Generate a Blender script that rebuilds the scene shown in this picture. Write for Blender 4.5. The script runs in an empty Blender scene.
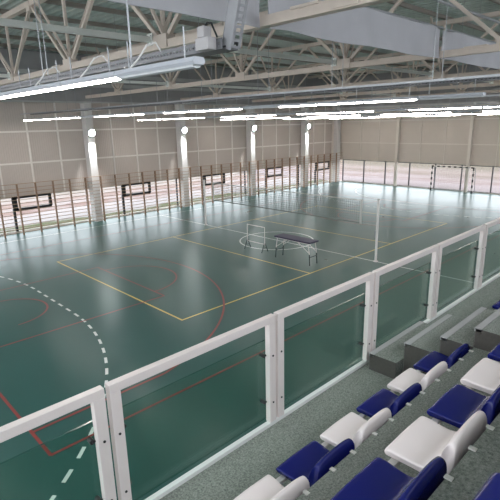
import bpy, bmesh, math, random
from mathutils import Vector, Matrix
random.seed(7)
sc = bpy.context.scene
COL = sc.collection
PI = math.pi

# ------------------------------------------------------------------ materials
def new_mat(name):
    m = bpy.data.materials.new(name); m.use_nodes = True
    nt = m.node_tree
    return m, nt, nt.nodes['Principled BSDF']

def mat(name, col, rough=.5, metal=0., var=.06, scale=6., bump=0., spec=.5, stretch=None, coat=0.):
    """solid colour with a little procedural mottling"""
    m, nt, b = new_mat(name)
    tc = nt.nodes.new('ShaderNodeTexCoord')
    mp = nt.nodes.new('ShaderNodeMapping')
    if stretch: mp.inputs['Scale'].default_value = stretch
    nz = nt.nodes.new('ShaderNodeTexNoise'); nz.inputs['Scale'].default_value = scale; nz.inputs['Detail'].default_value = 4
    rp = nt.nodes.new('ShaderNodeMix'); rp.data_type = 'RGBA'
    c = Vector(col)
    lo = [max(0, x*(1-var)) for x in c]; hi = [min(1, x*(1+var)) for x in c]
    rp.inputs[6].default_value = (*lo, 1); rp.inputs[7].default_value = (*hi, 1)
    nt.links.new(tc.outputs['Object'], mp.inputs['Vector']); nt.links.new(mp.outputs['Vector'], nz.inputs['Vector'])
    nt.links.new(nz.outputs['Fac'], rp.inputs[0]); nt.links.new(rp.outputs[2], b.inputs['Base Color'])
    b.inputs['Roughness'].default_value = rough; b.inputs['Metallic'].default_value = metal
    b.inputs['Specular IOR Level'].default_value = spec
    if coat: b.inputs['Coat Weight'].default_value = coat; b.inputs['Coat Roughness'].default_value = .15
    if bump:
        bp = nt.nodes.new('ShaderNodeBump'); bp.inputs['Strength'].default_value = bump; bp.inputs['Distance'].default_value = .01
        nt.links.new(nz.outputs['Fac'], bp.inputs['Height']); nt.links.new(bp.outputs['Normal'], b.inputs['Normal'])
    return m

def emit(name, col, strength):
    m, nt, b = new_mat(name)
    b.inputs['Base Color'].default_value = (*col, 1)
    b.inputs['Emission Color'].default_value = (*col, 1); b.inputs['Emission Strength'].default_value = strength
    return m

def glass(name, tint, refl, rough=.0):
    m, nt, b = new_mat(name); nt.nodes.remove(b)
    out = nt.nodes['Material Output']
    tr = nt.nodes.new('ShaderNodeBsdfTransparent'); tr.inputs['Color'].default_value = (*tint, 1)
    gl = nt.nodes.new('ShaderNodeBsdfGlossy'); gl.inputs['Roughness'].default_value = rough
    lw = nt.nodes.new('ShaderNodeLayerWeight'); lw.inputs['Blend'].default_value = .5
    pw = nt.nodes.new('ShaderNodeMath'); pw.operation = 'POWER'; pw.inputs[1].default_value = 4.5
    fr = nt.nodes.new('ShaderNodeMath'); fr.operation = 'MULTIPLY_ADD'; fr.inputs[1].default_value = .8; fr.inputs[2].default_value = refl
    nt.links.new(lw.outputs['Facing'], pw.inputs[0]); nt.links.new(pw.outputs[0], fr.inputs[0])
    mx = nt.nodes.new('ShaderNodeMixShader')
    nt.links.new(fr.outputs[0], mx.inputs['Fac']); nt.links.new(tr.outputs[0], mx.inputs[1]); nt.links.new(gl.outputs[0], mx.inputs[2])
    nt.links.new(mx.outputs[0], out.inputs['Surface'])
    return m

def floor_mat():
    m, nt, b = new_mat('court_vinyl')
    tc = nt.nodes.new('ShaderNodeTexCoord')
    n1 = nt.nodes.new('ShaderNodeTexNoise'); n1.inputs['Scale'].default_value = .55; n1.inputs['Detail'].default_value = 5
    n2 = nt.nodes.new('ShaderNodeTexNoise'); n2.inputs['Scale'].default_value = 25; n2.inputs['Detail'].default_value = 3
    mx = nt.nodes.new('ShaderNodeMix'); mx.data_type = 'RGBA'
    mx.inputs[6].default_value = (.022, .080, .072, 1); mx.inputs[7].default_value = (.027, .088, .080, 1)
    rr = nt.nodes.new('ShaderNodeMapRange'); rr.inputs['To Min'].default_value = .25; rr.inputs['To Max'].default_value = .33
    nt.links.new(tc.outputs['Object'], n1.inputs['Vector']); nt.links.new(tc.outputs['Object'], n2.inputs['Vector'])
    nt.links.new(n1.outputs['Fac'], mx.inputs[0]); nt.links.new(mx.outputs[2], b.inputs['Base Color'])
    nt.links.new(n1.outputs['Fac'], rr.inputs['Value']); nt.links.new(rr.outputs[0], b.inputs['Roughness'])
    b.inputs['Specular IOR Level'].default_value = .24
    return m

def carpet_mat():
    m, nt, b = new_mat('carpet_green_grey')
    tc = nt.nodes.new('ShaderNodeTexCoord')
    n1 = nt.nodes.new('ShaderNodeTexNoise'); n1.inputs['Scale'].default_value = 70; n1.inputs['Detail'].default_value = 6; n1.inputs['Roughness'].default_value = .8
    rp = nt.nodes.new('ShaderNodeValToRGB')
    e = rp.color_ramp.elements
    e[0].position = .34; e[0].color = (.085, .10, .09, 1); e[1].position = .68; e[1].color = (.40, .41, .37, 1)
    nt.links.new(tc.outputs['Object'], n1.inputs['Vector']); nt.links.new(n1.outputs['Fac'], rp.inputs[0]); nt.links.new(rp.outputs[0], b.inputs['Base Color'])
    b.inputs['Roughness'].default_value = .85; b.inputs['Specular IOR Level'].default_value = .25
    bp = nt.nodes.new('ShaderNodeBump'); bp.inputs['Strength'].default_value = .25; bp.inputs['Distance'].default_value = .004
    nt.links.new(n1.outputs['Fac'], bp.inputs['Height']); nt.links.new(bp.outputs['Normal'], b.inputs['Normal'])
    return m

def ground_mat(name, axis, start, stops):
    """bands of soil, gravel and grass running beside the building"""
    m, nt, b = new_mat(name)
    tc = nt.nodes.new('ShaderNodeTexCoord')
    sep = nt.nodes.new('ShaderNodeSeparateXYZ'); nt.links.new(tc.outputs['Object'], sep.inputs[0])
    mp = nt.nodes.new('ShaderNodeMapping'); mp.inputs['Scale'].default_value = (.22, .6, 1) if axis == 1 else (.6, .22, 1)
    nz = nt.nodes.new('ShaderNodeTexNoise'); nz.inputs['Scale'].default_value = 1.1; nz.inputs['Detail'].default_value = 6; nz.inputs['Roughness'].default_value = .65
    nt.links.new(tc.outputs['Object'], mp.inputs[0]); nt.links.new(mp.outputs[0], nz.inputs['Vector'])
    a = nt.nodes.new('ShaderNodeMath'); a.operation = 'MULTIPLY_ADD'; a.inputs[1].default_value = 7.0; a.inputs[2].default_value = -3.5-start
    nt.links.new(nz.outputs['Fac'], a.inputs[0])
    s = nt.nodes.new('ShaderNodeMath'); s.operation = 'ADD'
    nt.links.new(sep.outputs[axis], s.inputs[0]); nt.links.new(a.outputs[0], s.inputs[1])
    d = nt.nodes.new('ShaderNodeMath'); d.operation = 'DIVIDE'; d.inputs[1].default_value = 24
    nt.links.new(s.outputs[0], d.inputs[0])
    rp = nt.nodes.new('ShaderNodeValToRGB'); el = rp.color_ramp.elements
    while len(el) < len(stops): el.new(.5)
    for k, (p, c) in enumerate(stops): el[k].position = p/24; el[k].color = (*c, 1)
    nt.links.new(d.outputs[0], rp.inputs[0]); nt.links.new(rp.outputs[0], b.inputs['Base Color'])
    b.inputs['Roughness'].default_value = .95; b.inputs['Specular IOR Level'].default_value = .1
    return m

def panel_mat(name, col, pitch, axis):
    """sandwich panel with fine vertical micro-ribs"""
    m, nt, b = new_mat(name)
    tc = nt.nodes.new('ShaderNodeTexCoord')
    sep = nt.nodes.new('ShaderNodeSeparateXYZ'); nt.links.new(tc.outputs['Object'], sep.inputs[0])
    mu = nt.nodes.new('ShaderNodeMath'); mu.operation = 'MULTIPLY'; mu.inputs[1].default_value = 2*PI/pitch
    sn = nt.nodes.new('ShaderNodeMath'); sn.operation = 'SINE'
    nt.links.new(sep.outputs[axis], mu.inputs[0]); nt.links.new(mu.outputs[0], sn.inputs[0])
    nz = nt.nodes.new('ShaderNodeTexNoise'); nz.inputs['Scale'].default_value = .8; nz.inputs['Detail'].default_value = 3
    nt.links.new(tc.outputs['Object'], nz.inputs['Vector'])
    mx = nt.nodes.new('ShaderNodeMix'); mx.data_type = 'RGBA'
    mx.inputs[6].default_value = (*[c*.94 for c in col], 1); mx.inputs[7].default_value = (*[min(1, c*1.06) for c in col], 1)
    nt.links.new(nz.outputs['Fac'], mx.inputs[0]); nt.links.new(mx.outputs[2], b.inputs['Base Color'])
    bp = nt.nodes.new('ShaderNodeBump'); bp.inputs['Strength'].default_value = .35; bp.inputs['Distance'].default_value = .01
    nt.links.new(sn.outputs[0], bp.inputs['Height']); nt.links.new(bp.outputs['Normal'], b.inputs['Normal'])
    b.inputs['Roughness'].default_value = .55
    return m

M = {}
M['floor'] = floor_mat()
M['yellow'] = mat('line_yellow', (.60, .44, .10), .35)
M['white_line'] = mat('line_white', (.62, .66, .64), .35)
M['red'] = mat('line_red', (.22, .03, .028), .35)
M['carpet'] = carpet_mat()
M['nosing'] = mat('nosing_grey', (.36, .35, .35), .6)
M['riser'] = mat('riser_brown_grey', (.06, .054, .048), .8, scale=40, var=.25)
M['panel_l'] = panel_mat('panel_left', (.56, .485, .445), .12, 0)
M['panel_f'] = panel_mat('panel_far', (.56, .49, .435), .12, 1)
M['frame_pale'] = mat('frame_pale', (.80, .75, .71), .5)
M['frame_beige'] = mat('frame_beige', (.66, .60, .54), .5)
M['band'] = mat('upper_band_grey', (.30, .29, .295), .8, var=.15, scale=2)
M['band_rail'] = mat('upper_rail_grey', (.46, .45, .45), .7)
M['column'] = mat('column_white', (.66, .63, .62), .6)
M['truss'] = mat('truss_beige', (.59, .50, .44), .5, var=.08)
M['truss_dark'] = mat('purlin_brown', (.28, .25, .22), .6, var=.1)
M['tie'] = mat('tie_white', (.75, .76, .73), .45)
M['roof'] = mat('roof_sheet', (.50, .56, .53), .45, metal=.1, var=.15, scale=3)
M['fabric'] = mat('grey_fabric', (.40, .39, .42), .85, var=.12, scale=1.6, bump=.4)
M['galv'] = mat('galvanised', (.34, .35, .37), .42, metal=.6, var=.15, scale=20)
M['tray'] = mat('tray_grey', (.15, .15, .16), .5, metal=.4, var=.15, scale=14)
M['riser_steel'] = mat('riser_steel', (.27, .27, .285), .5, metal=.3, var=.1, scale=14)
M['box_grey'] = mat('box_grey', (.36, .34, .345), .5)
M['lamp_body'] = mat('lamp_body', (.42, .43, .47), .45)
M['lamp_on'] = emit('lamp_on', (1.0, .93, .86), 32.)
M['lamp_off'] = mat('lamp_off', (.55, .56, .58), .35)
M['flood'] = emit('flood_lens', (.95, 1.0, 1.0), 60.)
M['black'] = mat('black_paint', (.012, .012, .014), .45)
M['white_paint'] = mat('white_paint', (.70, .67, .66), .4)
M['rail_white'] = mat('railing_white', (.72, .645, .625), .38, var=.03)
M['kerb_white'] = mat('kerb_white', (.74, .74, .73), .4, var=.03)
M['wood'] = mat('bars_wood', (.30, .185, .12), .5, var=.2, scale=9, stretch=(4, 4, .5))
M['rung'] = mat('rung_wood', (.44, .30, .21), .45, var=.15, scale=9)
M['seat_blue'] = mat('seat_blue', (.008, .012, .125), .25, var=.05, spec=.3)
M['seat_white'] = mat('seat_white', (.84, .745, .735), .32, var=.02)
M['bracket'] = mat('bracket_white', (.68, .65, .62), .4)
M['navy'] = mat('navy_top', (.038, .035, .075), .5)
M['teal_dark'] = mat('dark_teal_steel', (.03, .055, .055), .45)
M['net'] = mat('net_cord', (.17, .19, .185), .7)
M['net_white'] = mat('net_tape', (.5, .5, .48), .6)
M['chrome'] = mat('stainless', (.45, .45, .45), .25, metal=.9)
M['glass_rail'] = glass('railing_glass', (.84, .93, .895), .018)
M['glass_edge'] = mat('glass_edge_green', (.02, .07, .06), .15)
M['glass_win'] = glass('window_glass', (.96, .98, .98), .03)
M['mullion'] = mat('mullion_dark', (.035, .035, .04), .5)
M['concrete'] = mat('concrete', (.3, .29, .28), .8)
M['ground_l'] = ground_mat('ground_left', 1, 12.1, [(0, (0.072, 0.083, 0.036)), (1.6, (0.097, 0.105, 0.054)), (2.4, (0.289, 0.267, 0.267)), (5.5, (0.304, 0.271, 0.271)), (7.2, (0.187, 0.120, 0.105)), (8.5, (0.282, 0.246, 0.242)), (10.5, (0.202, 0.138, 0.120)), (12.5, (0.260, 0.224, 0.210)), (17, (0.166, 0.141, 0.112))])
M['ground_f'] = ground_mat('ground_far', 0, 21.7, [(0, (0.130, 0.104, 0.087)), (1.2, (0.219, 0.182, 0.185)), (4.5, (0.243, 0.203, 0.208)), (6.5, (0.179, 0.130, 0.121)), (8, (0.231, 0.190, 0.189)), (11, (0.144, 0.109, 0.092)), (14, (0.202, 0.161, 0.148)), (19, (0.121, 0.099, 0.077))])

# ------------------------------------------------------------------ mesh builder
class MB:
    def __init__(s): s.v = []; s.f = []; s.mi = []; s.cur = 0
    def quad(s, a, b, c, d):
        n = len(s.v); s.v += [tuple(a), tuple(b), tuple(c), tuple(d)]; s.f.append((n, n+1, n+2, n+3)); s.mi.append(s.cur)
    def box(s, x0, x1, y0, y1, z0, z1):
        x0, x1 = sorted((x0, x1)); y0, y1 = sorted((y0, y1)); z0, z1 = sorted((z0, z1))
        n = len(s.v)
        s.v += [(x, y, z) for z in (z0, z1) for y in (y0, y1) for x in (x0, x1)]
        for q in ((0, 2, 3, 1), (4, 5, 7, 6), (0, 1, 5, 4), (2, 6, 7, 3), (0, 4, 6, 2), (1, 3, 7, 5)):
            s.f.append(tuple(n+i for i in q)); s.mi.append(s.cur)
        return s
    def bar(s, p, q, w, h=None, n=4, up=(0, 0, 1)):
        """prism of n sides from p to q, w x h section"""
        p = Vector(p); q = Vector(q); h = h or w
        d = (q-p).normalized(); u = Vector(up)
        if abs(d.dot(u)) > .98: u = Vector((1, 0, 0))
        a = d.cross(u).normalized(); b = a.cross(d).normalized()
        k = len(s.v); ring = []
        for i in range(n):
            if n == 4: ca, cb = ((-.5, -.5), (.5, -.5), (.5, .5), (-.5, .5))[i]
            else: ca, cb = .5*math.cos(2*PI*i/n), .5*math.sin(2*PI*i/n)
            ring.append(a*(ca*w)+b*(cb*h))
        s.v += [tuple(p+r) for r in ring]+[tuple(q+r) for r in ring]
        for i in range(n):
            j = (i+1) % n; s.f.append((k+i, k+j, k+n+j, k+n+i)); s.mi.append(s.cur)
        s.f.append(tuple(k+i for i in reversed(range(n)))); s.f.append(tuple(k+n+i for i in range(n))); s.mi += [s.cur]*2
        return s
    def path(s, pts, w, n=6):
        for p, q in zip(pts, pts[1:]): s.bar(p, q, w, n=n)
        return s
    def obj(s, name, mats, parent=None, loc=None, bevel=0, smooth=False):
        me = bpy.data.meshes.new(name); me.from_pydata(s.v, [], s.f)
        if not isinstance(mats, (list, tuple)): mats = [mats]
        for m in mats: me.materials.append(m)
        for p, i in zip(me.polygons, s.mi): p.material_index = i; p.use_smooth = smooth
        me.update()
        bm = bmesh.new(); bm.from_mesh(me); bmesh.ops.recalc_face_normals(bm, faces=bm.faces); bm.to_mesh(me); bm.free()
        o = bpy.data.objects.new(name, me); COL.objects.link(o)
        if parent: o.parent = parent
        if loc: o.location = loc
        if bevel:
            b = o.modifiers.new('bevel', 'BEVEL'); b.width = bevel; b.segments = 2; b.limit_method = 'ANGLE'
        return o

def tag(o, label=None, cat=None, group=None, kind=None):
    if label: o['label'] = label
    if cat: o['category'] = cat
    if group: o['group'] = group
    if kind: o['kind'] = kind
    return o
def thing(name, loc, label, cat, group=None, rz=0):
    o = bpy.data.objects.new(name, None); COL.objects.link(o); o.empty_display_size = .2
    o.location = loc; o.rotation_euler = (0, 0, rz)
    return tag(o, label, cat, group)
def struct(o, label, cat='building'):
    o['kind'] = 'structure'; o['label'] = label; o['category'] = cat; return o
def copy_tree(o, parent=None):
    c = o.copy(); COL.objects.link(c)
    if parent: c.parent = parent
    for ch in list(o.children): copy_tree(ch, c)
    return c
ORD = ['first', 'second', 'third', 'fourth', 'fifth', 'sixth', 'seventh', 'eighth', 'ninth', 'tenth', 'eleventh', 'twelfth', 'thirteenth', 'fourteenth', 'fifteenth', 'sixteenth', 'seventeenth', 'eighteenth', 'nineteenth', 'twentieth']

# ------------------------------------------------------------------ dimensions (metres; z = 0 is the court)
YW = 11.9          # inner face of left wall
XF = 21.4          # inner face of far wall
XB = -22.0         # wall behind
YN = -17.6         # wall behind the stand
ZR = 9.45          # roof sheet
GT = 1.97          # top of glazing strip
TRX = [-16.8, -10.2, -3.6, 3.0, 9.6, 16.2]
ZS = 2.904; RISE = .5806; DEP = .78

# ------------------------------------------------------------------ court floor with its painted lines
fl = MB(); fl.cur = 0
fl.box(XB, XF+.3, YN, YW+.3, -.12, 0)
def lz(): lz.k += .00012; return .0022+lz.k
lz.k = 0
def strip(x0, y0, x1, y1, w, mi):
    d = Vector((x1-x0, y1-y0, 0)).normalized(); n = Vector((-d.y, d.x, 0))*(w/2); z = lz()
    a = Vector((x0, y0, z)); b = Vector((x1, y1, z)); fl.cur = mi
    fl.quad(a-n, b-n, b+n, a+n)
def arc(cx, cy, r, a0, a1, w, mi, dash=None, gap=0, mx=1, my=1):
    a0, a1 = math.radians(a0), math.radians(a1); z = lz(); fl.cur = mi
    if dash:
        n = int(r*(a1-a0)/(dash+gap)); segs = [(a0+i*(dash+gap)/r, a0+(i*(dash+gap)+dash)/r) for i in range(n)]; sub = 3
    else:
        n = max(24, int(r*(a1-a0)/.12)); segs = [(a0+(a1-a0)*i/n, a0+(a1-a0)*(i+1)/n) for i in range(n)]; sub = 1
    for s0, s1 in segs:
        for k in range(sub):
            t0 = s0+(s1-s0)*k/sub; t1 = s0+(s1-s0)*(k+1)/sub
            P = lambda rr, t: (cx+mx*rr*math.cos(t), cy+my*rr*math.sin(t), z)
            fl.quad(P(r-w/2, t0), P(r+w/2, t0), P(r+w/2, t1), P(r-w/2, t1))
Yl, Wl, Rd = 1, 2, 3
for y in (-4.5, 4.5): strip(-9.025, y, 9.025, y, .06, Yl)
for x in (-9, -3, 3, 9): strip(x, -4.5, x, 4.5, .06, Yl)
for y in (-10, 10): strip(-20, y, 20, y, .06, Wl)
for x in (-20, 0, 20): strip(x, -10, x, 10, .06, Wl)
arc(0, 0, 1.8, 0, 360, .06, Wl)
for sx in (-1, 1):
    a = 0 if sx < 0 else 90
    c = 20*sx
    for r, dash in ((6, None), (9, .30)):
        for my_ in (-1, 1): arc(c, 1.5*my_, r, .95 if dash else 0, 90, .07, Wl, dash, .27, -sx, my_)
        x = c-sx*r
        if dash:
            for k in range(5): strip(x, -1.35+.6*k, x, -1.05+.6*k, .07, Wl)
        else: strip(x, -1.5, x, 1.5, .07, Wl)
    strip(c-sx*7, -.5, c-sx*7, .5, .06, Wl)
    # basketball, red
    e = 14.1*sx
    strip(e, -7.6, e, 7.6, .06, Rd)
    k = e-sx*5.9
    for y in (-2.4, 2.4): strip(e, y, k, y, .06, Rd)
    strip(k, -2.4, k, 2.4, .06, Rd)
    hc = e-sx*1.575
    if sx < 0:
        arc(k, 0, 1.8, -90, 90, .06, Rd); arc(hc, 0, 1.25, -90, 90, .06, Rd); arc(hc, 0, 6.85, -78, 78, .06, Rd)
    else:
        arc(k, 0, 1.8, 90, 270, .06, Rd); arc(hc, 0, 1.25, 90, 270, .06, Rd); arc(hc, 0, 6.85, 102, 258, .06, Rd)
    for y in (-6.7, 6.7): strip(e, y, hc-sx*1.42, y, .06, Rd)
for y in (-7.6, 7.6): strip(-14.1, y, 14.1, y, .06, Rd)
struct(fl.obj('floor', [M['floor'], M['yellow'], M['white_line'], M['red']]), 'green sports floor with yellow, white and red court lines', 'floor')

# ------------------------------------------------------------------ ground outside
g = MB(); g.quad((-90, YW+.3, -.1), (XF+.3, YW+.3, -.1), (XF+.3, 100, -.1), (-90, 100, -.1))
g.cur = 1; g.quad((XF+.3, -90, -.1), (110, -90, -.1), (110, 100, -.1), (XF+.3, 100, -.1))
struct(g.obj('ground', [M['ground_l'], M['ground_f']]), 'bare pinkish soil and grass outside the windows', 'ground')

# ------------------------------------------------------------------ walls
w = MB(); w.box(XB, XF+.2, YW, YW+.2, GT, ZR+.1)
wl = struct(w.obj('wall_left', M['panel_l']), 'beige panelled left wall above the window strip', 'wall')
for z in (3.74, 5.40): MB().box(XB, XF, YW-.05, YW+.02, z-.045, z+.045).obj('girt', M['frame_pale'], wl)
x = -3.6-1.65*8
while x < 21:
    if all(abs(x-t) > .5 for t in TRX): MB().box(x-.04, x+.04, YW-.055, YW+.02, GT, 6.95).obj('post', M['frame_pale'], wl)
    x += 1.65
w = MB(); w.box(XF, XF+.2, -19, YW+.2, 2.08, ZR+.1)
wf = struct(w.obj('wall_far', M['panel_f']), 'beige panelled far wall above the window strip', 'wall')
for z in (3.66, 5.55): MB().box(XF-.06, XF+.02, YN, YW, z-.04, z+.04).obj('girt', M['frame_beige'], wf)
for y in (9.2, 7.35, 3.45, 1.4, -2.55, -4.6, -8.6, -10.6, -14): MB().box(XF-.05, XF+.02, y-.025, y+.025, 2.08, 6.8).obj('post', M['frame_beige'], wf)
struct(MB().box(XB, XF+.2, YN-.2, YN, 0, 6.3).box(XB, XF+.2, YN-.2, YN, 9.1, ZR).obj('wall_right', M['panel_l']), 'panelled wall behind the grandstand', 'wall')
struct(MB().box(XB-.2, XB, YN, YW+.2, 0, 3.4).box(XB-.2, XB, YN, YW+.2, 8.9, ZR).obj('wall_back', M['panel_f']), 'panelled wall behind the camera', 'wall')
t1 = struct(MB().box(XB, XF, YW-.62, YW-.001, 6.92, ZR-.02).obj('trim_1', M['band']), 'dark grey upper band along the left wall', 'wall')
for z0, z1 in ((7.75, 7.95), (8.3, 8.5)): MB().box(XB, XF, YW-.70, YW-.6, z0, z1).obj('rail', M['band_rail'], t1)
MB().box(XB, XF, YW-.66, YW-.55, 6.88, 6.96).obj('edge', M['band_rail'], t1)
t2 = struct(MB().box(XF-.5, XF-.001, YN, YW-.62, 6.75, ZR-.02).obj('trim_2', M['band']), 'dark grey upper band along the far wall', 'wall')
MB().box(XF-.55, XF-.45, YN, YW-.62, 6.7, 6.8).obj('edge', M['band_rail'], t2)
# low kerbs under the glass
struct(MB().box(XB, XF+.2, YW-.02, YW+.16, 0, .07).obj('baseboard_left', M['frame_pale']), 'low pale sill under the left windows', 'baseboard')
struct(MB().box(XF-.02, XF+.16, YN, YW, 0, .06).obj('baseboard_far', M['frame_beige']), 'low pale sill under the far windows', 'baseboard')

# glazing strips
wn = [0]
def window(name_lab, parts):
    wn[0] += 1
    o = bpy.data.objects.new('window_%d' % wn[0], None); COL.objects.link(o); struct(o, name_lab, 'window')
    for nm, mb, m in parts: mb.obj(nm, m, o)
    return o
edges = [-22.0]+[t for t in TRX]+[XF]
for i, (a, b) in enumerate(zip(edges, edges[1:])):
    fr = MB(); fr.box(a, b, YW+.04, YW+.10, GT-.05, GT+.02); fr.box(a, b, YW+.04, YW+.10, .05, .10)
    parts = [('pane', MB().box(a+.02, b-.02, YW+.065, YW+.075, .08, GT-.03), M['glass_win'])]
    xs = b-4.6 if i < 5 else b-3.1
    if i == 0: xs = None
    mu = MB()
    if xs is not None:
        xs = a+2.05
        # opening vent: a black sash, with the mullion running on to the floor
        sash = MB()
        for zz in (GT-.03, 1.28): sash.box(xs, xs+2.05, YW-.03, YW+.06, zz-.075, zz+.065)
        for xx, hw_s in ((xs+.08, .13), (xs+2.0, .08)): sash.box(xx-hw_s, xx+hw_s, YW-.03, YW+.06, 1.28, GT-.03)
        parts.append(('vent_sash', sash, M['black']))
        mu.box(xs-.05, xs+.07, YW, YW+.11, .08, 1.30)
    mu.box(a+.27, a+.36, YW, YW+.11, .08, GT); mu.box(b-.36, b-.30, YW, YW+.11, .08, GT)
    fr2 = MB(); fr2.v = fr.v; fr2.f = fr.f; fr2.mi = fr.mi
    parts += [('frame', fr2, M['frame_pale']), ('mullion', mu, M['mullion'])]
    window('%s window bay along the left wall with a black opening vent' % ORD[i] if i else 'left wall window bay beside the back wall', parts)
my = [11.1, 8.8, 6.6, 4.3, 2.05, -.1, -2.4, -4.65, -6.9, -9.2, -11.5, -13.8, -16.1]
for i, (a, b) in enumerate(zip(my, my[1:])):
    parts = [('pane', MB().box(XF+.065, XF+.075, b+.02, a-.02, .06, 2.1), M['glass_win']),
             ('frame', MB().box(XF+.03, XF+.1, b, a, 2.03, 2.1).box(XF+.03, XF+.1, b, a, .04, .09), M['mullion']),
             ('mullion', MB().box(XF, XF+.11, a-.035, a+.035, .06, 2.1), M['mullion'])]
    window('%s pane of the far wall window strip from the left corner' % ORD[i], parts)

# high windows added out of view so daylight brightens stand and roof
for i, (a, b) in enumerate(zip(edges, edges[1:])):
    window('unseen high window added for daylight above the grandstand wall, %s bay' % ORD[i], [('pane', MB().box(a+.02, b-.02, YN-.11, YN-.10, 6.3, 9.1), M['glass_win']), ('mullion', MB().box(b-.05, b+.05, YN-.14, YN-.02, 6.3, 9.1), M['mullion'])])
for i in range(5):
    a, b = YN+i*5.9, YN+(i+1)*5.9
    window('unseen high window added for daylight in the wall behind the camera, %s bay' % ORD[i], [('pane', MB().box(XB-.11, XB-.10, a+.02, b-.02, 3.4, 8.9), M['glass_win']), ('mullion', MB().box(XB-.14, XB-.02, b-.05, b+.05, 3.4, 8.9), M['mullion'])])
# columns, each with a floodlight
for i, x in enumerate(TRX):
    lab = ['white column behind the camera on the left wall', 'white column at the left wall left of the view',
           'nearest white wall column, at the far left of the wall bars', 'second white wall column from the left, lit by a floodlight',
           'third white wall column from the left, lit by a floodlight', 'farthest floodlit white wall column, beside the corner'][i]
    c = tag(MB().box(x-.2, x+.24, YW-.6, YW-.06, 0, 7.05).obj('column', M['column'], loc=None, bevel=.01), lab, 'column', 'columns along the left wall')
    if i < 2: continue
    f = thing('wall_spotlight', (x, YW-.6, 5.22), 'round white floodlight glowing on the %s wall column from the left' % ORD[i-2], 'floodlight', 'floodlights on the columns')
    MB().box(-.05, .05, -.10, 0, -.03, .08).obj('bracket', M['lamp_body'], f)
    MB().bar((0, -.08, .03), (0, -.20, .0), .40, n=16).obj('housing', M['lamp_body'], f)
    MB().bar((0, -.201, 0), (0, -.215, -.003), .36, n=16).obj('lens', M['flood'], f)
    L = bpy.data.lights.new('floodlight_beam', 'SPOT'); L.energy = 500; L.spot_size = .8; L.spot_blend = .7; L.color = (.95, 1, 1); L.shadow_soft_size = .12
    lo = bpy.data.objects.new('lamp', L); COL.objects.link(lo); lo.parent = f; lo.location = (0, -.30, -.12)
    lo.rotation_euler = (math.radians(12), 0, 0)
tag(MB().box(20.65, 21.15, YW-.62, YW-.1, 0, 7.05).obj('column', M['column'], bevel=.01), 'pale column standing in the far left corner', 'column', 'columns along the left wall')
tag(MB().box(20.2, 20.32, YW-.42, YW-.3, 0, 6.9).obj('drain_pipe', M['frame_beige']), 'thin vertical pipe beside the corner column', 'pipe')
for y, lab in ((5.45, 'slim grey far wall column left of the goal'), (-.62, 'slim grey far wall column standing behind the goal'), (-6.6, 'slim grey far wall column right of the view')):
    tag(MB().box(XF-.3, XF-.07, y-.11, y+.11, 0, 6.74).obj('column', M['frame_beige'], bevel=.01), lab, 'column', 'columns along the far wall')

# ------------------------------------------------------------------ wall bars
YB = 11.16
def wall_bars(n_field):
    root = thing('wall_bars', (0, 0, 0), None, 'wall bars', 'wall bars along the left wall')
    W = .95
    for k in range(n_field): MB().box(k*W-.032, k*W+.032, -.055, .055, 0, 2.74).obj('upright', M['wood'], root)
    for k in range(14):
        z = .14+k*.195+(.06 if k == 13 else 0)
        MB().bar((.0, -.02 if k < 13 else -.06, z), (n_field*W-.025, -.02 if k < 13 else -.06, z), .036, n=6).obj('rung', M['rung'], root)
    for k in range(n_field): MB().box(k*W-.02, k*W+.02, .05, YW-.64-YB if False else .10, 2.5, 2.56).obj('wall_bracket', M['truss_dark'], root)
    return root
proto = None; nb = 0
x = -9.02-.95*2
while x < 20.0:
    if proto is None: proto = wall_bars(2); o = proto
    else: o = copy_tree(proto)
    o.location = (x, YB, 0)
    o['label'] = 'wooden wall bars, %s ladder section from the left along the left wall' % ORD[nb]
    x += 1.9; nb += 1

# ------------------------------------------------------------------ roof
r = MB(); p = .33; x = XB
while x < XF:
    for (xa, za), (xb, zb) in (((x, ZR), (x+.11, ZR)), ((x+.11, ZR), (x+.15, ZR+.09)), ((x+.15, ZR+.09), (x+.29, ZR+.09)), ((x+.29, ZR+.09), (x+p, ZR))):
        r.quad((xa, YN-.2, za), (xb, YN-.2, zb), (xb, YW+.2, zb), (xa, YW+.2, za))
    x += p
ce = struct(r.obj('ceiling', M['roof']), 'greenish grey corrugated metal roof sheet', 'ceiling')
struct(MB().box(XB-.3, XF+.3, YN-.3, YW+.3, ZR+.1, ZR+.2).obj('roof_slab', M['concrete']), 'roof build-up above the metal sheet', 'roof')
NY = [-15.46+2.31*k for k in range(12)]      # panel points across the hall
for y in NY:
    pm = MB(); pm.box(XB, XF, y-.03, y+.03, ZR-.14, ZR); pm.box(XB, XF, y-.09, y+.03, ZR-.15, ZR-.13)
    pm.obj('purlin', M['truss_dark'], ce)

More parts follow.
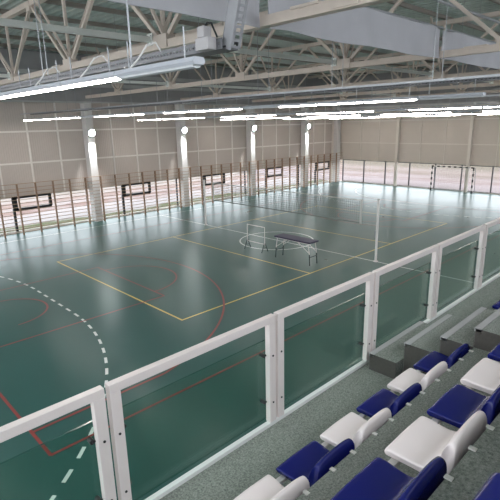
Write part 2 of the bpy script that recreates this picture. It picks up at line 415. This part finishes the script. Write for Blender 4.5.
def truss():
    root = thing('roof_truss', (0, 0, 0), None, 'roof truss', 'steel trusses across the roof')
    MB().box(-.085, .085, YN+.02, YW-.64, 7.12, 7.28).obj('lower_chord', M['truss'], root)
    MB().box(-.085, .085, YN+.02, YW-.64, 9.12, 9.28).obj('upper_chord', M['truss'], root)
    lo = NY[0::2]; up = NY[1::2]
    for y in lo:
        MB().bar((0, y, 7.28), (0, y, 9.12), .075).obj('web_post', M['truss'], root)
        MB().box(-.11, .11, y-.24, y+.24, 7.14, 7.40).obj('gusset_plate', M['truss'], root)
        for s in (-1, 1):
            yy = y+s*2.31
            if YN < yy < YW-.7: MB().bar((0, y+s*.1, 7.3), (0, yy-s*.06, 9.14), .085).obj('web_diagonal', M['truss'], root)
    for y in up:
        MB().box(-.10, .10, y-.15, y+.15, 9.0, 9.26).obj('upper_gusset', M['truss'], root)
    # web bracing that leans out of the truss plane
    for y in lo:
        MB().bar((0, y, 7.4), (.95, y+.12, 9.3), .06).obj('knee_brace', M['truss'], root)
        MB().bar((0, y, 7.4), (-.95, y+.12, 9.3), .06).obj('knee_brace', M['truss'], root)
    for y in lo[1::2]:
        MB().box(-.12, .12, y+.45, y+1.0, 7.26, 7.30).obj('splice_plate', M['truss'], root)
    return root
tp = truss(); labs = ['beige steel roof truss behind the camera', 'nearest beige roof truss, crossing behind the hanging cable tray', 'second nearest beige roof truss, beyond the grey fabric band seam', 'third nearest beige roof truss, over the middle of the court', 'fourth beige roof truss, toward the far wall', 'farthest beige roof truss, closest to the far wall']
for i, x in enumerate(TRX):
    o = tp if i == 0 else copy_tree(tp)
    o.location = (x, 0, 0); o['label'] = labs[i]

# ties between trusses
for i, (a, b) in enumerate(zip([XB]+TRX, TRX+[XF])):
    for y, nm in ((-5.88, 'near'), (3.1, 'far')):
        if i == 0: continue
        t = thing('tie_beam', (0, 0, 0), 'pale tie beam in the %s line, %s bay from the camera' % (nm, ORD[i-1]), 'beam', 'tie beams between the trusses')
        MB().box(a+.13, b-.13, y-.045, y+.045, 7.28, 7.39).obj('bar', M['tie'], t)
        for xx in (a+.12, b-.12):
            pl = MB().box(xx-.012, xx+.012, y-.10, y+.10, 7.22, 7.46).obj('end_plate', M['tie'], t)
            bl = MB()
            for dy in (-.06, .06):
                for dz in (7.27, 7.41): bl.bar((xx-.03, y+dy, dz), (xx+.03, y+dy, dz), .025, n=6)
            bl.obj('bolt', M['galv'], pl)

# grey fabric band hung between trusses
def curtain(x0, x1, y, z0, z1, lab, mm):
    n = int((x1-x0)/.12); m = 6; mb = MB()
    rng = random.Random(int(x0*10)+int(y*7))
    ph = [rng.uniform(0, 6) for _ in range(4)]
    def P(i, j, s):
        u = i/n; v = j/m; xx = x0+(x1-x0)*u
        dy = .02*math.sin(xx*2.1+ph[0]+v*1.3)+.012*math.sin(xx*5.3+ph[1]-v*2)+.03*math.sin(v*PI)*math.sin(xx*.9+ph[2])
        e = math.exp(-((u*(x1-x0))/.25)**2)+math.exp(-(((1-u)*(x1-x0))/.25)**2)
        zz = z0+(z1-z0)*v+(1-v)*(-.035*math.sin(u*PI)+.012*math.sin(xx*1.7+ph[3])) - v*.02*math.sin(u*PI*3)**2
        return (xx, y+dy+s*.012+.10*e, zz)
    for s in (-1, 1):
        for i in range(n):
            for j in range(m): mb.quad(P(i, j, s), P(i+1, j, s), P(i+1, j+1, s), P(i, j+1, s))
    for i in range(n):
        for j in (0, m): mb.quad(P(i, j, -1), P(i+1, j, -1), P(i+1, j, 1), P(i, j, 1))
    for i in (0, n):
        for j in range(m): mb.quad(P(i, j, -1), P(i, j+1, -1), P(i, j+1, 1), P(i, j, 1))
    root = thing('ceiling_curtain', (0, 0, 0), lab, 'curtain', 'grey fabric curtains under the roof')
    mb.obj('fabric', mm, root, smooth=True)
    MB().bar((x0, y, z1+.01), (x1, y, z1+.01), .05, n=8).obj('top_rail', M['galv'], root)
    return root
cl = ['behind the camera', 'nearest, before the first truss', 'second, between the first and second truss', 'third, beyond the second truss', 'fourth, over mid court', 'fifth, toward the far wall', 'last one at the far wall']
for k, (yc, nm) in enumerate(((-9.28, 'near'),)):
    ed = [XB]+TRX+[XF-.6]
    for i, (a, b) in enumerate(zip(ed, ed[1:])):
        curtain(a+.10, b-.10, yc, 7.10, 7.80, 'grey fabric curtain band under the roof, %s' % cl[i], M['fabric'])

# ------------------------------------------------------------------ ceiling lights
def luminaire(lit):
    root = thing('ceiling_light', (0, 0, 0), None, 'ceiling light', None)
    h = MB(); Ls = 1.19
    sec = [(-.045, 0.0), (-.06, .022), (-.045, .055), (.045, .055), (.06, .022), (.045, 0.0)]
    n = len(sec)
    for y in (-Ls/2, Ls/2): h.v += [(a, y, b) for a, b in sec]
    for i in range(n):
        j = (i+1) % n
        h.f.append((i, j, n+j, n+i)); h.mi.append(0)
    h.f += [tuple(range(n)), tuple(range(n, 2*n))]; h.mi += [0, 0]
    h.obj('housing', M['lamp_body'], root)
    d = MB(); sec2 = [(-.04, .001), (-.034, -.016), (0, -.024), (.034, -.016), (.04, .001)]; n = 5
    for y in (-Ls/2+.03, Ls/2-.03): d.v += [(a, y, b) for a, b in sec2]
    for i in range(n):
        j = (i+1) % n; d.f.append((i, j, n+j, n+i)); d.mi.append(0)
    d.f += [tuple(range(n)), tuple(range(n, 2*n))]; d.mi += [0, 0]
    d.obj('diffuser', M['lamp_on'] if lit else M['lamp_off'], root)
    for y in (-.42, .42): MB().bar((0, y, .055), (0, y, .29), .008, n=4).obj('suspension_wire', M['galv'], root)
    return root
LON, LOFF = luminaire(True), luminaire(False)
used = {True: False, False: False}
rows = [(-20.6, 5.98, 'row behind the camera'), (-14.0, 6.0, 'row nearest the camera'), (-7.4, 5.95, 'second row from the camera'), (-.8, 5.90, 'third row from the camera'), (5.8, 5.87, 'fourth row from the camera'), (12.4, 5.84, 'fifth row from the camera'), (18.4, 5.84, 'last row beside the far wall')]
def add_light(x, y, z, lit, rowname, k):
    src = LON if lit else LOFF
    if not used[lit]: o = src; used[lit] = True
    else: o = copy_tree(src)
    o.location = (x, y, z)
    o['label'] = ('%s linear ceiling light, %s from the left wall, %s' if k >= 0 else '%s linear ceiling light, %s from the grandstand end, %s') % ('glowing' if lit else 'unlit', ORD[k if k >= 0 else -k-1], rowname)
    o['group'] = 'linear ceiling lights'
for x, z, nm in rows:
    if x == -14.0: seq = [(9.3-1.2*k, k not in (4, 8, 12)) for k in range(15)]; seq = [(-11.55+1.2*k, k not in (0, 5, 9, 13)) for k in range(18)][::-1]
    else:
        seq = []
        for k in range(5): seq.append((10.7-1.31*k-.65, True))
        seq.append((3.46, False))
        for k in range(3): seq.append((2.86-1.2*k-.6, True))
        seq.append((-1.33, False))
        for k in range(3): seq.append((-1.93-1.22*k-.61, True))
        seq.append((-6.27, False))
        for k in range(3): seq.append((-6.93-1.22*k-.61, True))
        seq.append((-11.22, False))
    for k, (y, lit) in enumerate(seq): add_light(x, y, z, lit, nm, k if x != -14.0 else k-len(seq))
# rails the far rows hang from
for x, z, nm in rows:
    if x in (-14.0,): continue
    tr = thing('support_rail', (x, 0, z+.30), 'galvanised support rail above the %s of lights' % nm, 'rail', 'support rails over the light rows')
    MB().box(-.03, .03, -12.3, 11.0, 0, .04).obj('channel', M['galv'], tr)
    for y in NY[1:-1]: MB().bar((0, y, .04), (0, y, ZR-z-.30-.01), .010).obj('hanger_rod', M['galv'], tr)
# cable trays with perforated sides
def tray_run(name, lab, x, y0, y1, z, w, h, step):
    t = thing(name, (x, 0, z), lab, 'cable tray', None)
    b = MB(); b.box(-w/2, w/2, y0, y1, 0, .006)
    for s in (-1, 1):
        xx = s*w/2
        b.box(xx-.002, xx+.002, y0, y1, 0, h*.34); b.box(xx-.002, xx+.002, y0, y1, h*.62, h)
        y = y0
        while y < y1: b.box(xx-.002, xx+.002, y, y+step*.5, h*.34, h*.62); y += step
    b.obj('channel', M['tray'], t)
    cb = MB()
    for k in range(3):
        cb.bar((-.05+.045*k, y0, .02+.008*k), (-.05+.045*k, y1, .02+.008*k), .018, n=6)
    cb.obj('cables', M['black'], t)
    return t
nt_ = tray_run('cable_tray', 'grey perforated cable tray hanging above the nearest lights', -13.5, -11.95, 9.5, 6.17, .18, .085, .05)
for y in (-10.35, -8.0, -5.2, -2.6, 0, 2.6, 5.2, 7.8):
    for s in (-1, 1): MB().bar((s*.09, y+s*.14, .0), (s*.09, y+s*.14, ZR-6.165), .011, n=5).obj('hanger_wire', M['galv'], nt_)
for y in (-10.35, -8.0, -5.2): MB().bar((-.13, y-.06, -.01), (.16, y+.10, -.012), .016, n=4).obj('cross_bar', M['white_paint'], nt_)
# riser of the tray
rs = MB(); H = ZR-6.17; lean = -.55
def rp_(xx, yy, zz): return (xx, -11.95+yy+lean*(zz/H)*1.9, zz)
for xx, yy, ww, ax in ((0, 0, .20, 0),):
    rs.bar(rp_(-.05, 0, 0), rp_(-.05, 0, H), .006, .12, up=(0, 1, 0))
for s in (-1, 1):
    for o_ in (-.04, .04):
        rs.bar(rp_(o_, s*.06, 0), rp_(o_, s*.06, H), .03, .004, up=(0, 1, 0))
    z = 0
    while z < H:
        rs.bar(rp_(0, s*.06, z), rp_(0, s*.06, z+.022), .09, .004, up=(0, 1, 0)); z += .05
rs.obj('riser', M['riser_steel'], nt_)
tray_run('cable_tray', 'thin perforated cable tray above the second row of lights', -7.0, -12.3, 10.6, 6.22, .14, .07, .07)
tA = [o for o in COL.objects if o.name.startswith('cable_tray') and o.location.x > -8][0]
for y in NY[1:-1]: MB().bar((0, y, .0), (0, y, ZR-6.23), .012, n=5).obj('hanger_wire', M['galv'], tA)
# junction box on the near tray, with a loop of cable
jb = thing('junction_box', (-13.645, -11.80, 6.165), 'pale grey junction box on the corner of the near cable tray', 'junction box')
MB().box(-.05, .05, -.085, .085, 0, .10).obj('body', M['box_grey'], jb, bevel=.008)
MB().box(-.045, .045, -.03, .06, .10, .19).obj('lid', M['box_grey'], jb, bevel=.008)
MB().path([(0, .0, .19), (0, -.03, .215), (0, -.08, .205), (0, -.12, .14), (0, -.15, .09)], .016, 8).obj('cable_loop', M['black'], jb)
# light cables drooping from tray to luminaire
for k, y in enumerate((-11.05, -10.0, -8.7)):
    MB().path([(p_[0]+13.5, p_[1], p_[2]-6.17) for p_ in [(-13.592, y, 6.25), (-13.66, y-.02, 6.32), (-13.78, y-.05, 6.28), (-13.86, y-.02, 6.16), (-13.93, y+.04, 6.07)]], .018, 6).obj('power_cable', M['white_paint'], nt_)
# pipe under the roof at the upper right
pp = thing('pipe', (0, -8.86, 8.6), 'silver pipe running under the roof at the upper right', 'pipe')
MB().bar((-8, 0, 0), (21, 0, 0), .09, n=12).obj('tube', M['galv'], pp)
for xx in (-7, -.4, 6.2, 12.8, 19): MB().bar((xx, 0, .04), (xx, 0, ZR-8.6), .012, n=5).obj('hanger_rod', M['galv'], pp)

# ------------------------------------------------------------------ goal
gx = 20.62; g1, g2, gh = 1.93, -1.30, 1.96
go = thing('handball_goal', (gx, .315, 0), 'black and white striped handball goal before the far windows', 'goal')
def striped(p, q, name, n):
    mb = MB(); p = Vector(p); q = Vector(q)
    for i in range(n):
        mb.cur = i % 2
        mb.bar(p+(q-p)*i/n, p+(q-p)*(i+1)/n, .085)
    return mb.obj(name, [M['black'], M['white_paint']], go)
hw_ = (g1-g2)/2
striped((0, hw_, 0), (0, hw_, gh), 'post', 9); striped((0, -hw_, 0), (0, -hw_, gh), 'post', 9)
striped((0, hw_+.04, gh), (0, -hw_-.04, gh), 'crossbar', 15)
bf = MB()
for s in (-1, 1):
    bf.bar((0, s*hw_, .03), (.62, s*hw_, .03), .04); bf.bar((0, s*hw_, gh), (.35, s*hw_, gh-.02), .03); bf.bar((.35, s*hw_, gh-.02), (.62, s*hw_, .03), .03)
bf.bar((.62, -hw_, .03), (.62, hw_, .03), .04)
bf.obj('back_frame', M['galv'], go)
nn = MB()
k = -hw_
while k <= hw_+.001:
    nn.bar((.35, k, gh-.02), (.62, k, .03), .004); k += .13
for i in range(15):
    t = i/14; xx = .35+.27*t; zz = gh-.02-(gh-.05)*t
    nn.bar((xx, -hw_, zz), (xx, hw_, zz), .004)
    for s in (-1, 1): nn.bar((0, s*hw_, zz), (xx, s*hw_, zz), .004)
nn.obj('net', M['net_white'], go)

# ------------------------------------------------------------------ volleyball net and posts
for y, lab in ((-5.5, 'white volleyball post nearest the railing, right end of the net'), (5.5, 'white volleyball post near the wall bars, left end of the net')):
    pt = thing('net_post', (0, y, 0), lab, 'net post', 'volleyball posts')
    MB().bar((0, 0, .02), (0, 0, 2.55), .10, n=14).obj('pole', M['white_paint'], pt)
    MB().bar((0, 0, 0), (0, 0, .025), .2, n=14).obj('base_plate', M['white_paint'], pt)
    MB().box(-.035, .035, .05, .10, 1.0, 1.3) .obj('winch', M['galv'], pt)
    MB().bar((0, 0, 2.55), (0, 0, 2.58), .11, n=14).obj('cap', M['net_white'], pt)
vn = thing('volleyball_net', (0, 0, 1.5), 'grey mesh volleyball net with white tapes strung across the court', 'net')
b = MB(); NYW = 4.72; z0, z1 = .02, .93
y = -NYW
while y <= NYW+.001:
    b.bar((0, y, z0), (0, y, z1), .008); y += .1045
for k in range(10): b.bar((0, -NYW, z0+(z1-z0)*k/9), (0, NYW, z0+(z1-z0)*k/9), .008)
b.obj('mesh', M['net'], vn)
MB().box(-.012, .012, -NYW, NYW, z1-.0, z1+.035).obj('top_tape', M['net_white'], vn)
MB().box(-.01, .01, -NYW, NYW, z0-.03, z0+.015).obj('bottom_tape', M['net'], vn)
for s in (-1, 1): MB().box(-.014, .014, s*NYW-.04, s*NYW+.04, z0-.06, z1+.05).obj('side_tape', M['net_white'], vn)
rp2 = MB()
for s in (-1, 1):
    rp2.bar((0, s*NYW, z1+.03), (0, s*5.44, z1+.07), .012, n=5); rp2.bar((0, s*NYW, z0), (0, s*5.44, z0), .010, n=5)
rp2.obj('cord', M['net_white'], vn)

# ------------------------------------------------------------------ folding table and frame by the centre circle
tb = thing('folding_table', (-2.02, -2.95, 0), 'folding table with dark navy top and dark feet beside the net', 'table')
MB().box(-.29, .29, -.96, .96, .90, .965).obj('tabletop', M['navy'], tb, bevel=.015)
fr = MB()
for s in (-1, 1): fr.bar((s*.24, -.9, .89), (s*.24, .9, .89), .03)
fr.obj('frame', M['white_paint'], tb)
for s in (-1, 1):
    for t in (-1, 1):
        lg = MB().bar((s*.23, t*.82, .90), (s*.23, t*.9, .45), .034, n=8).obj('leg', M['white_paint'], tb)
        MB().bar((s*.23, t*.9, .45), (s*.23, t*.93, 0), .042, n=8).obj('foot', M['teal_dark'], lg)
    MB().bar((s*.23, -.88, .5), (s*.23, -.25, .90), .025, n=6).obj('brace', M['white_paint'], tb)
    MB().bar((s*.23, .88, .5), (s*.23, .25, .90), .025, n=6).obj('brace', M['white_paint'], tb)
for t in (-1, 1): MB().bar((-.23, t*.91, .34), (.23, t*.91, .34), .035, n=8).obj('crossbar', M['teal_dark'], tb)
fm = thing('tubular_frame', (-1.98, -.56, 0), 'white tubular frame on dark feet left of the navy table', 'frame')
for s in (-1, 1):
    MB().bar((0, s*.55, .33), (0, s*.55, 1.14), .03, n=8).obj('post', M['white_paint'], fm)
    lg = MB()
    for t in (-1, 1): lg.bar((t*.03, s*.55, .40), (t*.20, s*.55, .0), .035, n=8)
    lg.bar((-.12, s*.55, .2), (.12, s*.55, .2), .025, n=6)
    lg.obj('leg', M['teal_dark'], fm)
MB().bar((0, -.56, 1.13), (0, .56, 1.13), .03, n=8).obj('top_bar', M['white_paint'], fm)
MB().bar((0, -.55, .36), (0, .55, .36), .025, n=8).obj('lower_bar', M['white_paint'], fm)

# ------------------------------------------------------------------ grandstand
fy = -12.54
tiers = [(fy, -13.69, ZS), (-13.69, -14.47, ZS+RISE), (-14.47, -15.12, ZS+2*RISE), (-15.12, -15.90, ZS+3*RISE), (-15.90, YN, ZS+4*RISE)]
for i, (ya, yb, z) in enumerate(tiers):
    t = struct(MB().box(XB, XF, yb, ya, 0, z).obj('stand_floor', M['carpet']), 'carpeted %s tier of the grandstand' % ORD[i], 'floor')
    if i: MB().box(XB, XF, ya-.001, ya+.0015, tiers[i-1][2], z-.004).obj('riser_board', M['riser'], t)
# aisle steps
st = thing('stairs', (-12.06, 0, ZS), 'carpeted aisle steps with grey nosings rising from the railing', 'stairs')
sy = [-12.66, -13.0, -13.37, -13.68, -14.06, -14.42, -14.72, -15.1, -15.45]
for k, y in enumerate(sy):
    zt = (k+1)*RISE/3
    # a step only stands proud of the tier it is on
    yb = sy[k+1]-.001 if k+1 < len(sy) else y-.4
    s_ = MB(); s_.cur = 0
    s_.box(0, 1.02, yb-.02, y, 0, zt-.002)
    ob = s_.obj('step', M['carpet'], st)
    xl = -.15 if k == 0 else -.03
    if k == 0: MB().box(xl, 0, -12.98, y, 0, zt-.002).obj('step_end', M['carpet'], ob)
    MB().box(xl-.004, xl, yb if k else -12.98, y-.004, 0, zt-.004).obj('side_board', M['riser'], ob)
    if k: MB().box(xl, 0, yb, y, 0, zt-.003).obj('step_end', M['carpet'], ob)
    MB().box(xl, 1.02, y, y+.004, 0 if k == 0 else zt-RISE/3, zt-.03).obj('riser_board', M['riser'], ob)
    MB().box(xl-.004, 1.02, y-.055, y+.006, zt-.03, zt+.003).obj('nosing', M['nosing'], ob)

# white kerb strip at the floor edge
struct(MB().box(XB, XF, -12.578, -12.535, ZS, ZS+.035).obj('trim_3', M['kerb_white']), 'white strip along the floor edge under the railing', 'trim')

# railing panels
JX = [-18.4, -16.8, -15.21, -13.62, -12.04, -10.46, -8.83, -7.22, -5.6]
RL = ['railing panel behind the camera side', 'white framed glass railing panel at the lower left corner', 'second glass railing panel from the left, the large one above the front seats', 'third glass railing panel from the left, ending at the aisle steps', 'fourth glass railing panel, beside the aisle steps', 'fifth glass railing panel from the left, just past the steps', 'sixth glass railing panel, at the right edge', 'glass railing panel beyond the right edge']
ZT = 3.97
def rail_panel(a, b, lab):
    t = thing('railing_panel', (a, -12.55, ZS+.035), lab, 'railing', 'glass railing panels')
    L = b-a; z0 = 0; z1 = ZT-ZS-.035; gp = .016; pw = .078
    MB().box(gp, L-gp, -.028, .028, z1-.064, z1).obj('top_rail', M['rail_white'], t, bevel=.004)
    for xa, xb, sgn in ((gp, gp+pw, 1), (L-gp-pw, L-gp, -1)):
        po = MB().box(xa, xb, -.028, .028, z0, z1-.064).obj('post', M['rail_white'], t, bevel=.004)
        for zz in (.20, .66):
            MB().bar(((xa+xb)/2, -.028, zz), ((xa+xb)/2, -.034, zz), .018, n=10).obj('bolt', M['black'], po)
            xe = xb if sgn > 0 else xa
            c = MB().bar((xe-sgn*.006, .022, zz), (xe+sgn*.022, .022, zz), .02, n=10)
            c.bar((xe+sgn*.02, .018, zz), (xe+sgn*.02, .066, zz), .034, n=12)
            c.obj('glass_clamp', M['black'] if zz > .5 or sgn < 0 else M['chrome'], po)
    gz0, gz1 = .0, 3.725-ZS-.035; ga, gb = gp+.04, L-gp-.04
    gm = MB()
    gm.quad((ga, .050, gz0), (gb, .050, gz0), (gb, .050, gz1), (ga, .050, gz1)); gm.quad((ga, .064, gz0), (gb, .064, gz0), (gb, .064, gz1), (ga, .064, gz1))
    gm.cur = 1
    gm.quad((ga, .050, gz1), (gb, .050, gz1), (gb, .064, gz1), (ga, .064, gz1)); gm.quad((ga, .050, gz0), (gb, .050, gz0), (gb, .064, gz0), (ga, .064, gz0))
    for xx in (ga, gb): gm.quad((xx, .050, gz0), (xx, .050, gz1), (xx, .064, gz1), (xx, .064, gz0))
    gm.obj('glass_pane', [M['glass_rail'], M['glass_edge']], t)
    return t
for i, (a, b) in enumerate(zip(JX, JX[1:])): rail_panel(a, b, RL[i])

# ------------------------------------------------------------------ seats
def seat_shell():
    prof = [(.030, -.062), (.004, -.055), (-.004, -.034), (.004, -.012), (.022, -.002), (.07, -.004), (.13, -.010), (.19, -.012), (.232, .0), (.256, .030), (.276, .08), (.294, .138), (.308, .180), (.320, .204), (.336, .213), (.352, .204), (.360, .174), (.363, .12), (.363, .05), (.360, -.02), (.352, -.062), (.17, -.05)]
    hw = [.182, .194, .200, .203, .205, .204, .198, .194, .198, .204, .206, .205, .200, .190, .184, .190, .200, .204, .204, .202, .19, .19]
    st = [-1, -.985, -.93, -.6, -.2, .2, .6, .93, .985, 1]
    drop = [.014, .005, 0, -.002, -.007, -.007, -.002, 0, .005, .014]
    mb = MB(); n = len(prof)
    ENDD = [.046, .036, .018, .003, 0, 0, .003, .018, .036, .046]
    for s, d in zip(st, drop):
        for (y, z), h in zip(prof, hw):
            if 3 <= prof.index((y, z)) <= 9: yy, zz = y, z-d
            else:
                f = max(d, 0)
                yy, zz = y, z
                if f or 1: yy = y-(.012 if y > .3 else -.008 if y < .02 else 0)*(f/.014); zz = z-(ENDD[st.index(s)]*min(1, max(0, (z-.04)/.15)))
            mb.v.append((s*h, yy, zz))
    for a in range(len(st)-1):
        for i in range(n):
            j = (i+1) % n
            mb.f.append((a*n+i, a*n+j, (a+1)*n+j, (a+1)*n+i)); mb.mi.append(0)
    # end caps as strips between the top and the underside
    for a in (0, len(st)-1):
        c = len(mb.v); o = a*n
        sx = st[a]
        mb.v.append((sx*.19, .15, -.03))
        mb.v.append((sx*.19, .31, .02))
        for i in range(n):
            j = (i+1) % n
            ctr = c+1 if 8 <= i <= 18 else c
            mb.f.append((o+i, o+j, ctr)); mb.mi.append(0)
        mb.f.append((o+8, c, c+1)); mb.mi.append(0); mb.f.append((o+19, c+1, c)); mb.mi.append(0)
    return mb
def make_seat(m):
    t = thing('stadium_seat', (0, 0, 0), None, 'seat', 'plastic grandstand seats')
    o = seat_shell().obj('shell', m, t, smooth=True)
    sb = o.modifiers.new('round', 'SUBSURF'); sb.levels = 1; sb.render_levels = 2
    MB().box(-.262, .205, .035, .075, -.090, -.064).obj('support_bar', M['bracket'], t)
    for s in (-1, 1):
        b = MB(); b.box(s*.11-.015, s*.11+.015, .05, .3880, -.088, -.066); b.box(s*.11-.015, s*.11+.015, .379, .3880, -.12, .0); b.obj('bracket', M['bracket'], t)
        MB().box(s*.11-.013, s*.11+.013, .383, .418, .1508, .1575).obj('rear_tab', M['bracket'], t)
    return t
SB = make_seat(M['seat_blue']); SW = make_seat(M['seat_white']); su = {'b': 0, 'w': 0}
def put_seat(x, y, z, c, label):
    src = SB if c == 'b' else SW
    if not su[c]: o = src; su[c] = 1
    else: o = copy_tree(src)
    o.location = (x, y, z); o.rotation_euler = (0, 0, PI)   # local +y is the back
    o.scale = (-1, 1, 1); o['label'] = label
    return o
names = {0: 'front row', 1: 'second row', 2: 'third row'}
for r_ in range(3):
    y = (-13.30, -14.08, -14.738)[r_]; z = ZS+.43+RISE*r_
    xs = [-14.705+.48*k for k in range(-1, 6)] if r_ < 2 else [-14.705+.48*k for k in range(-2, 6)]
    n = len(xs)
    for k, x in enumerate(xs):
        idx = round((x+14.705)/.48)
        c = 'wb'[(idx+r_) % 2]
        pos = n-1-k
        lab = '%s plastic seat in the %s, %s' % ({'b': 'dark blue', 'w': 'white'}[c], names[r_], 'touching the aisle steps' if pos == 0 else '%s from the aisle steps' % ORD[pos])
        put_seat(x+(.03 if r_ == 2 else 0), y, z, c, lab)
    for k in range(3 if r_ == 0 else 2):
        c = 'bw'[(k+r_) % 2]
        put_seat(-10.27+.48*k, y, z, c, '%s plastic seat in the %s, %s past the far side of the steps' % ({'b': 'dark blue', 'w': 'white'}[c], names[r_], ORD[k]))

# ------------------------------------------------------------------ light from outside
wd = bpy.data.worlds.new('World'); sc.world = wd; wd.use_nodes = True
bg = wd.node_tree.nodes['Background']
sky = wd.node_tree.nodes.new('ShaderNodeTexSky'); sky.sky_type = 'HOSEK_WILKIE'; sky.turbidity = 8; sky.ground_albedo = .6
sky.sun_direction = Vector((.3, -.5, .8)).normalized()
mixw = wd.node_tree.nodes.new('ShaderNodeMix'); mixw.data_type = 'RGBA'; mixw.inputs[0].default_value = .85
mixw.inputs[7].default_value = (.92, .95, 1.0, 1)
wd.node_tree.links.new(sky.outputs[0], mixw.inputs[6]); wd.node_tree.links.new(mixw.outputs[2], bg.inputs['Color'])
bg.inputs['Strength'].default_value = 3.1

# ------------------------------------------------------------------ camera
yaw, pitch, roll, f = math.radians(43.88), math.radians(15.18), math.radians(-1.23), 465.9
fw = Vector((math.sin(yaw)*math.cos(pitch), math.cos(yaw)*math.cos(pitch), -math.sin(pitch)))
r0 = Vector((math.cos(yaw), -math.sin(yaw), 0)); u0 = r0.cross(fw)
rr = r0*math.cos(roll)+u0*math.sin(roll); uu = -r0*math.sin(roll)+u0*math.cos(roll)
cam = bpy.data.cameras.new('camera'); co = bpy.data.objects.new('camera', cam); COL.objects.link(co)
cam.sensor_width = 36; cam.lens = f*36/500; cam.clip_start = .05; cam.clip_end = 400
mw = Matrix((rr, uu, -fw)).transposed().to_4x4(); mw.translation = Vector((-16.36, -15.11, 5.56))
co.matrix_world = mw
sc.camera = co

sc.view_settings.view_transform = 'Standard'; sc.view_settings.look = 'None'; sc.view_settings.gamma = 1
sc.view_settings.exposure = 0.76
try: sc.view_settings.use_curve_mapping = False
except Exception: pass
sc.cycles.seed = 5; sc.cycles.max_bounces = 10; sc.cycles.transparent_max_bounces = 24
